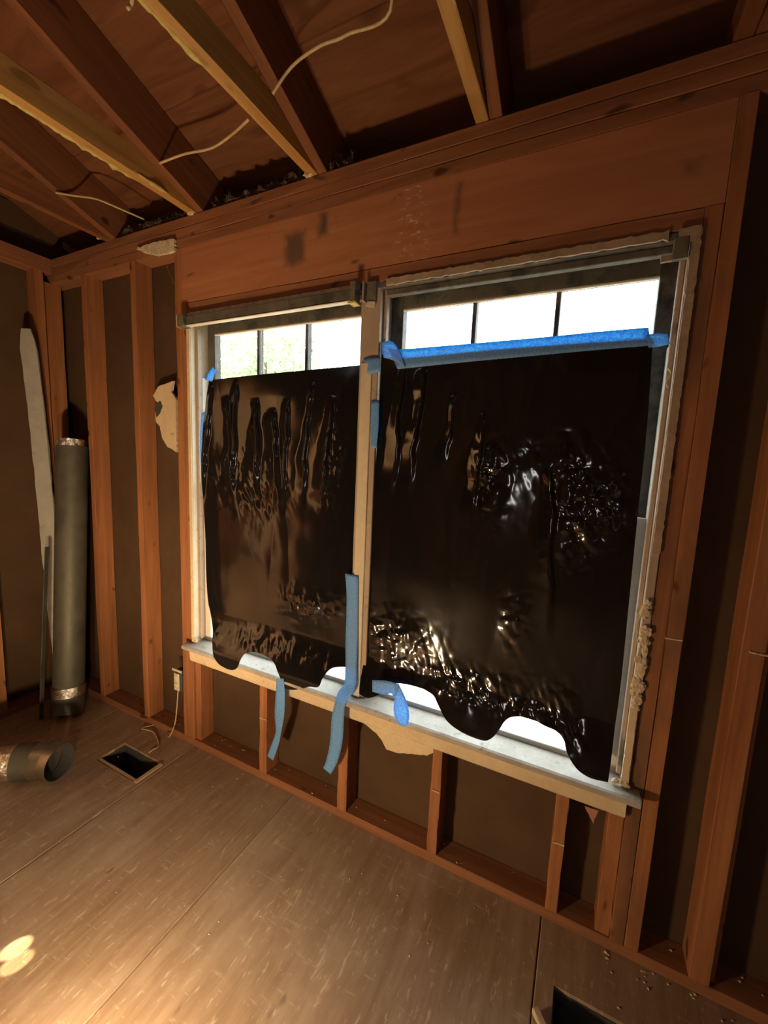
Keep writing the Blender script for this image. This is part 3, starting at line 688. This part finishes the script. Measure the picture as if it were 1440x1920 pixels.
# ------------------------------------------------------------------ ducts
def pipe(name, path, r, mat, parent, n=36, thick=.0015, wob=.0):
    """open sheet-metal tube with wall thickness along a mitred path"""
    P = [Vector(p) for p in path]; vs, fs = [], []
    for ring in (r, r-thick):
        for i, p in enumerate(P):
            t = ((P[min(i+1, len(P)-1)]-p).normalized()+(p-P[max(i-1, 0)]).normalized()).normalized()
            s = t.cross(Vector((0, 0, 1)) if abs(t.z) < .9 else Vector((0, 1, 0))).normalized(); u = s.cross(t)
            for k in range(n):
                a = 2*math.pi*k/n; q = ring*(1+wob*N((i*1.1, math.cos(a)*2, math.sin(a)*2)))
                vs.append(p+(s*math.cos(a)+u*math.sin(a))*q)
    L = len(P)
    for o_ in (0, 1):
        b = o_*L*n
        for i in range(L-1):
            for k in range(n):
                f = (b+i*n+k, b+i*n+(k+1) % n, b+(i+1)*n+(k+1) % n, b+(i+1)*n+k); fs.append(f if o_ == 0 else f[::-1])
    for e in (0, L-1):
        for k in range(n):
            f = (e*n+k, e*n+(k+1) % n, L*n+e*n+(k+1) % n, L*n+e*n+k); fs.append(f)
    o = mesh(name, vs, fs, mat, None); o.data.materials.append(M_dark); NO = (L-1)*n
    for q in range(NO, 2*NO): o.data.polygons[q].material_index = 1  # inner faces take a darker material: shade inside the duct as colour
    bm = bmesh.new(); bm.from_mesh(o.data); bmesh.ops.recalc_face_normals(bm, faces=bm.faces)
    for f in bm.faces: f.smooth = True
    for e in bm.edges:
        if len(e.link_faces) == 2 and e.calc_face_angle(0) > .35: e.smooth = False
    bm.to_mesh(o.data); bm.free()
    return child(o, parent)
dp = tag(empty('duct_pipe', (-.74, -.150, 0)), 'tall dull galvanised duct pipe standing upright in the corner', 'duct')
A, B = Vector((-.745, -.152, .002)), Vector((-.806, -.030, 1.50)); AX = (B-A)
pipe('pipe', [A+AX*t for t in (.10, .3, .6, .985, 1)], .073, M_galv, dp)
pipe('crimped_collar', [A+AX*t for t in (.978, .99, 1.002)], .0745, M_foil, dp)
e0 = A+Vector((.012, -.012, .002))
pipe('foot_elbow', [e0+Vector((.004, -.004, 0)), A+AX*.04, A+AX*.08], .0765, M_galv, dp)
pipe('tape_band', [A+AX*.072, A+AX*.09, A+AX*.108], .0785, M_foil, dp, wob=.02)
de = tag(empty('duct_elbow', (-.4, -.47, 0)), 'short galvanised duct elbow lying on floor with open end', 'duct')
zc = .0775
EP = [(-.95, -.98, zc), (-.52, -.605, zc), (-.42, -.515, zc), (-.355, -.465, zc), (-.315, -.441, zc), (-.262, -.424, zc)]
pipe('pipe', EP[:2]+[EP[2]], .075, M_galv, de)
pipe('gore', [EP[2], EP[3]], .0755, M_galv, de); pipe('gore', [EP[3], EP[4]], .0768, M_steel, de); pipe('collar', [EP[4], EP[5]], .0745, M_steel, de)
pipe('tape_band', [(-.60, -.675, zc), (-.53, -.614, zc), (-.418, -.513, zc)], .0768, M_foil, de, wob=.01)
# vent boots under the floor cut-outs
def boot(x0, x1, y0, y1, dep, label, rim=True):
    g = tag(empty('floor_vent_boot', ((x0+x1)/2, (y0+y1)/2, -.02)), label, 'floor vent', 'floor vent cut-outs')
    s = []
    for a, b, c, d in ((x0+.001, x0+.004, y0+.001, y1-.001), (x1-.004, x1-.001, y0+.001, y1-.001), (x0+.004, x1-.004, y0+.001, y0+.004), (x0+.004, x1-.004, y1-.004, y1-.001)):
        child(bx('boot_wall', a, b, c, d, -dep, -.012, M_dark, None, jit=0, ch=.0004), g)
    child(bx('boot_floor', x0, x1, y0, y1, -dep-.006, -dep, M_dark, None, jit=0), g)
    if rim:
        child(board('rim_slat', (x0+.005, y0+.012, -.006), (x1+.05, y0+.012, -.006), (0, 1, 0), .016, .008, M_scrapwood), g)
        child(board('rim_slat', (x1+.012, y0+.0, .004), (x1+.012, y1-.01, .004), (1, 0, 0), .020, .007, M_scrapwood), g)
    return g
boot(*HOLES[0], .16, 'dark rectangular floor vent opening beside the duct elbow')
boot(*HOLES[1], .25, 'larger black floor opening below the right studs', False)
# ------------------------------------------------------------------ leaning strips
ls = board('plasterboard_strip', (-.905, -.075, .001), (-.966, -.145, 2.06), (.62, -.9, 0), .011, .078, M_gyp, None, seg=40, jit=.003, ch=.001)
bmv = ls.data.vertices
Lh = max(v.co.x for v in bmv)
for v in bmv:
    t = (v.co.x-(Lh-.12))/.12
    if t > 0: v.co.z = v.co.z*(1-.45*t*t)
    v.co.z += .012*math.sin(v.co.x*2.3)
tag(ls, 'long pale plasterboard strip leaning in corner behind upright duct', 'strip')
th = board('metal_strip', (-.800, -.256, .0), (-.835, -.165, .93), (.45, -.9, 0), .026, .003, M_galv, None, seg=10, jit=.001, ch=.0005)
tag(th, 'narrow dull metal strip standing against left side of upright duct', 'strip')
# ------------------------------------------------------------------ cables
def cable(pts, label, r=.0042, name='electrical_cable'):
    return tag(tube(name, pts, r, M_cable, None, 8), label, 'cable', 'old electrical cables')
cable([(1.20, -.62, 2.60), at(735, 0, 2, 2.565), at(650, 65, 2, 2.555), at(600, 86, 2, 2.552), at(548, 124, 2, 2.55), at(511, 176, 0, .794)], 'cream cable crossing the deck into third joist from left')
cable([at(466, 224, 0, .718), at(430, 256, 2, 2.50), at(395, 278, 2, 2.515), at(345, 289, 2, 2.535), at(299, 306, 0, .177)], 'cream cable sagging between the second and third joists')
cable([at(104, 361, 0, -.416), at(140, 367, 2, 2.545), at(180, 373, 2, 2.53), at(222, 390, 2, 2.515), at(270, 411, 1, .01)], 'thin cable running from leftmost joist down to wall plate')
cable([at(248, -6, 0, .715), at(246, 8, 2, 2.47), at(240, 16, 2, 2.455)], 'stub of cut cable hanging beside the third joist')
cable([at(308, 478, 1, .08), at(316, 508, 1, .06), at(326, 532, 1, .002)], 'hair-thin wire hanging inside bay left of the window', .0012, 'thin_wire')
# outlet box
ob = tag(empty('outlet_box', (-.03, .02, .33)), 'old electrical outlet box screwed to stud left of window', 'outlet')
child(bx('box', -.062, -.004, -.006, .05, .272, .368, M_dark, None, jit=.0005), ob)
rc = child(bx('receptacle', -.052, -.014, -.014, -.0065, .276, .364, M_white, None, jit=.0005, ch=.004), ob)
for z in (.300, .340):
    child(crumb('socket_face', (-.033, -.015, z), (.014, .005, .014), M_white, None, 1, .02, 3), ob)
child(bx('mounting_ear', -.07, -.004, -.008, -.001, .369, .382, M_paint, None, jit=.001), ob)
cable([(-.03, -.006, .276), (-.022, -.02, .20), (-.03, -.03, .10), (-.06, -.045, .03), at(310, 1353, 2, .006), at(285, 1360, 2, .006), at(266, 1366, 2, .008), at(286, 1372, 2, .008), at(296, 1388, 2, .005), at(296, 1400, 2, .005), at(283, 1408, 2, .004), at(272, 1420, 2, -.02), at(268, 1430, 2, -.08)],
      'thin cable from the outlet box trailing into the floor vent', .003)
# ------------------------------------------------------------------ remnants
def px_outline(pts, y): return [(lambda p: (p.x, p.z))(at(a, b, 1, y)) for a, b in pts]
def remnant(pts, y, label, th_=.01, seed=1, mat=None, step=.012, amp=.004):
    o = ragged('plasterboard_scrap', rough_outline(px_outline(pts, y), step, amp, seed), y, y+th_, mat or M_plaster)
    return tag(o, label, 'plasterboard', 'plasterboard remnants')
remnant([(297, 724), (312, 719), (324, 714), (321, 735), (329, 745), (331, 848), (322, 842), (314, 838), (304, 822), (300, 800), (292, 790), (290, 772), (296, 770), (299, 758), (293, 752), (287, 742)], .05,
        'cream plasterboard remnant in the bay left of window', .012, 3)
hb = ragged('hole_shade_patch', rough_outline(px_outline([(291, 757), (300, 752), (304, 762), (299, 776), (293, 782), (290, 770)], .047), .004, .003, 4), .047, .049, M_dark)  # thin dark piece laid in front in place of the hole's shade
child(hb, bpy.data.objects['plasterboard_scrap'])
remnant([(548, 1283), (566, 1298), (576, 1312), (590, 1316), (600, 1327), (618, 1330), (640, 1337), (650, 1330), (640, 1310), (600, 1295)], .0025, 'small torn plasterboard edge under apron beside hanging tape', .012, 5)
remnant([(668, 1345), (690, 1362), (705, 1375), (716, 1388), (724, 1405), (740, 1411), (770, 1414), (800, 1416), (816, 1411), (818, 1395), (760, 1370)], .0025, 'largest torn plasterboard scrap under apron near third cripple stud', .012, 7)
remnant([(255, 466), (275, 458), (296, 452), (326, 448), (327, 470), (310, 474), (290, 477), (272, 472)], -.014, 'white crumbling plaster patch under plate beside the tall stud', .0125, 9, M_chalk, .006, .007)
o = ragged('paper_scrap', rough_outline(px_outline([(1096, 1512), (1122, 1520), (1117, 1532), (1112, 1545), (1106, 1532)], .012), .008, .002), .012, .015, M_pink)
tag(o, 'small reddish torn scrap under right end of apron', 'scrap')
# white putty bits at the joist feet
for i, (px, py, lab) in enumerate(((186, 445, 'white putty lump at foot of leftmost joist'), (357, 399, 'white putty lump at foot of second joist from left'), (578, 327, 'white putty lump at foot of third joist'))):
    p = at(px, py, 1, -.006)
    tag(crumb('putty_lump', p, (.020, .008, .009), M_chalk, None, 30+i, .5, 3), lab, 'putty')
# mineral wool on the plate
def wool(x0, x1, label, seed, h):
    bm = bmesh.new(); n, k = 90, 14; vs, fs = [], []
    for i in range(n):
        x = x0+(x1-x0)*i/(n-1); e = min(1, i/7, (n-1-i)/7)
        for q in range(k):
            a = 2*math.pi*q/k; f = e*(1+.55*N((x*16, math.cos(a)*1.5, math.sin(a)*1.5+seed))+.45*N((x*60, math.cos(a)*4, math.sin(a)*4+seed)))
            vs.append((x, .046+.036*f*math.cos(a), 2.4605+max(0, h*(.6+.6*abs(N((x*7, seed, 0))))*f*(math.sin(a)+.35))))
    for i in range(n-1):
        for q in range(k): fs.append((i*k+q, i*k+(q+1) % k, (i+1)*k+(q+1) % k, (i+1)*k+q))
    o = mesh('insulation_tuft', vs, fs, M_insul); tag(o, label, 'insulation', 'wool tufts on the wall plate')
    # loose fibres
    fv, ff = [], []
    rr = random.Random(seed)
    for i in range(260):
        b = Vector(vs[rr.randrange(len(vs))]); d = Vector((rr.gauss(0, 1), rr.gauss(-.4, .8), rr.gauss(.5, .6))).normalized()*.016; s = Vector((.0012, 0, .0008))
        j = len(fv); fv += [b-s, b+s, b+d]; ff.append((j, j+1, j+2))
    fo = mesh('fibre', fv, ff, M_insul, o); fo['kind'] = 'stuff'
wool(-.41, .095, 'grey wool tuft on plate between leftmost and second joists', 1, .045)
wool(.181, .71, 'grey wool tuft on plate between second and third joists', 2, .042)
wool(.80, .90, 'small grey wool tuft on plate right of third joist', 3, .05)
# floor scraps
ws = board('wood_scrap', at(1003, 1893, 2, .012), at(1035, 1960, 2, .012), (1, 0, 0), .018, .018, M_scrapwood); tag(ws, 'pale wood offcut lying beside the black floor opening', 'wood')
rr = random.Random(5); vs, fs = [], []
def chip(x, y, z, s):
    b = len(vs); a = rr.random()*6.28
    for k in range(4):
        q = a+k*1.57; r_ = s*(.5+.9*rr.random()); vs.append((x+r_*math.cos(q), y+r_*math.sin(q)*.7, z))
    vs.append((x, y, z+s*.55)); fs.extend([(b+k, b+(k+1) % 4, b+4) for k in range(4)]+[(b+3, b+2, b+1, b)])
for i in range(60): chip(rr.uniform(-.6, 2.4), rr.gauss(-.12, .1), .0005 if True else 0, .002+.003*rr.random()) if rr.random() < .6 else None
for i in range(60): chip(rr.uniform(-.9, 2.6), rr.uniform(.01, .08), .0385, .002+.004*rr.random())
for i in range(22): chip(rr.gauss(2.05, .14), -abs(rr.gauss(0, .05))-.005, .0005, .003+.004*rr.random())
for i in range(60): chip(rr.uniform(.0, 1.8), rr.uniform(-1.0, -.2), .0005, .0015+.0025*rr.random())
vs2 = [(x, y, z) for x, y, z in vs]
o = mesh('plaster_debris', vs2, fs, M_chalk); o['kind'] = 'stuff'; o['label'] = 'pale plaster chips scattered on floor and bottom plate'; o['category'] = 'debris'
# ------------------------------------------------------------------ outside
gr = mesh('ground', [(-30, .7, -.45), (30, .7, -.45), (30, 40, -.45), (-30, 40, -.45)], [(0, 1, 2, 3)], M_ground); struct(gr, 'pale ground outside the windows')
def tree(x, y, h, label, seed):
    t = tag(empty('tree', (x, y, -.45)), label, 'tree')
    rr = random.Random(seed)
    child(tube('trunk', [(x, y, -.45), (x+.1, y, h*.3), (x+.05, y+.1, h*.75)], .09, M_bark, None, 8), t)
    fv, ff = [], []
    for i in range(8):
        a = rr.random()*6.28; e = Vector((x+1.1*math.cos(a), y+1.0*math.sin(a), h*(.55+.35*rr.random())))
        child(tube('branch', [(x+.08, y, h*.35), (x+.5*math.cos(a), y+.5*math.sin(a), h*.5), e], .03, M_bark, None, 6), t)
    for i in range(3600):
        d = Vector((rr.gauss(0, 1), rr.gauss(0, 1), rr.gauss(0, 1))).normalized()*(rr.random()**.45)
        c = Vector((x+d.x*1.5, y+d.y*1.3, h*.68+d.z*1.25)); s = .05+.05*rr.random()
        u = Vector((rr.gauss(0, 1), rr.gauss(0, 1), rr.gauss(0, 1))).normalized(); v = u.orthogonal().normalized()
        j = len(fv); fv += [c-u*s, c+v*s*.45, c+u*s, c-v*s*.45]; ff.append((j, j+1, j+2, j+3))
    cr = child(mesh('crown', fv, ff, M_leaf), t); cr['kind'] = 'stuff'
tree(-5.0, 6.3, 4.7, 'sunlit leafy tree outside, seen through left window', 3)
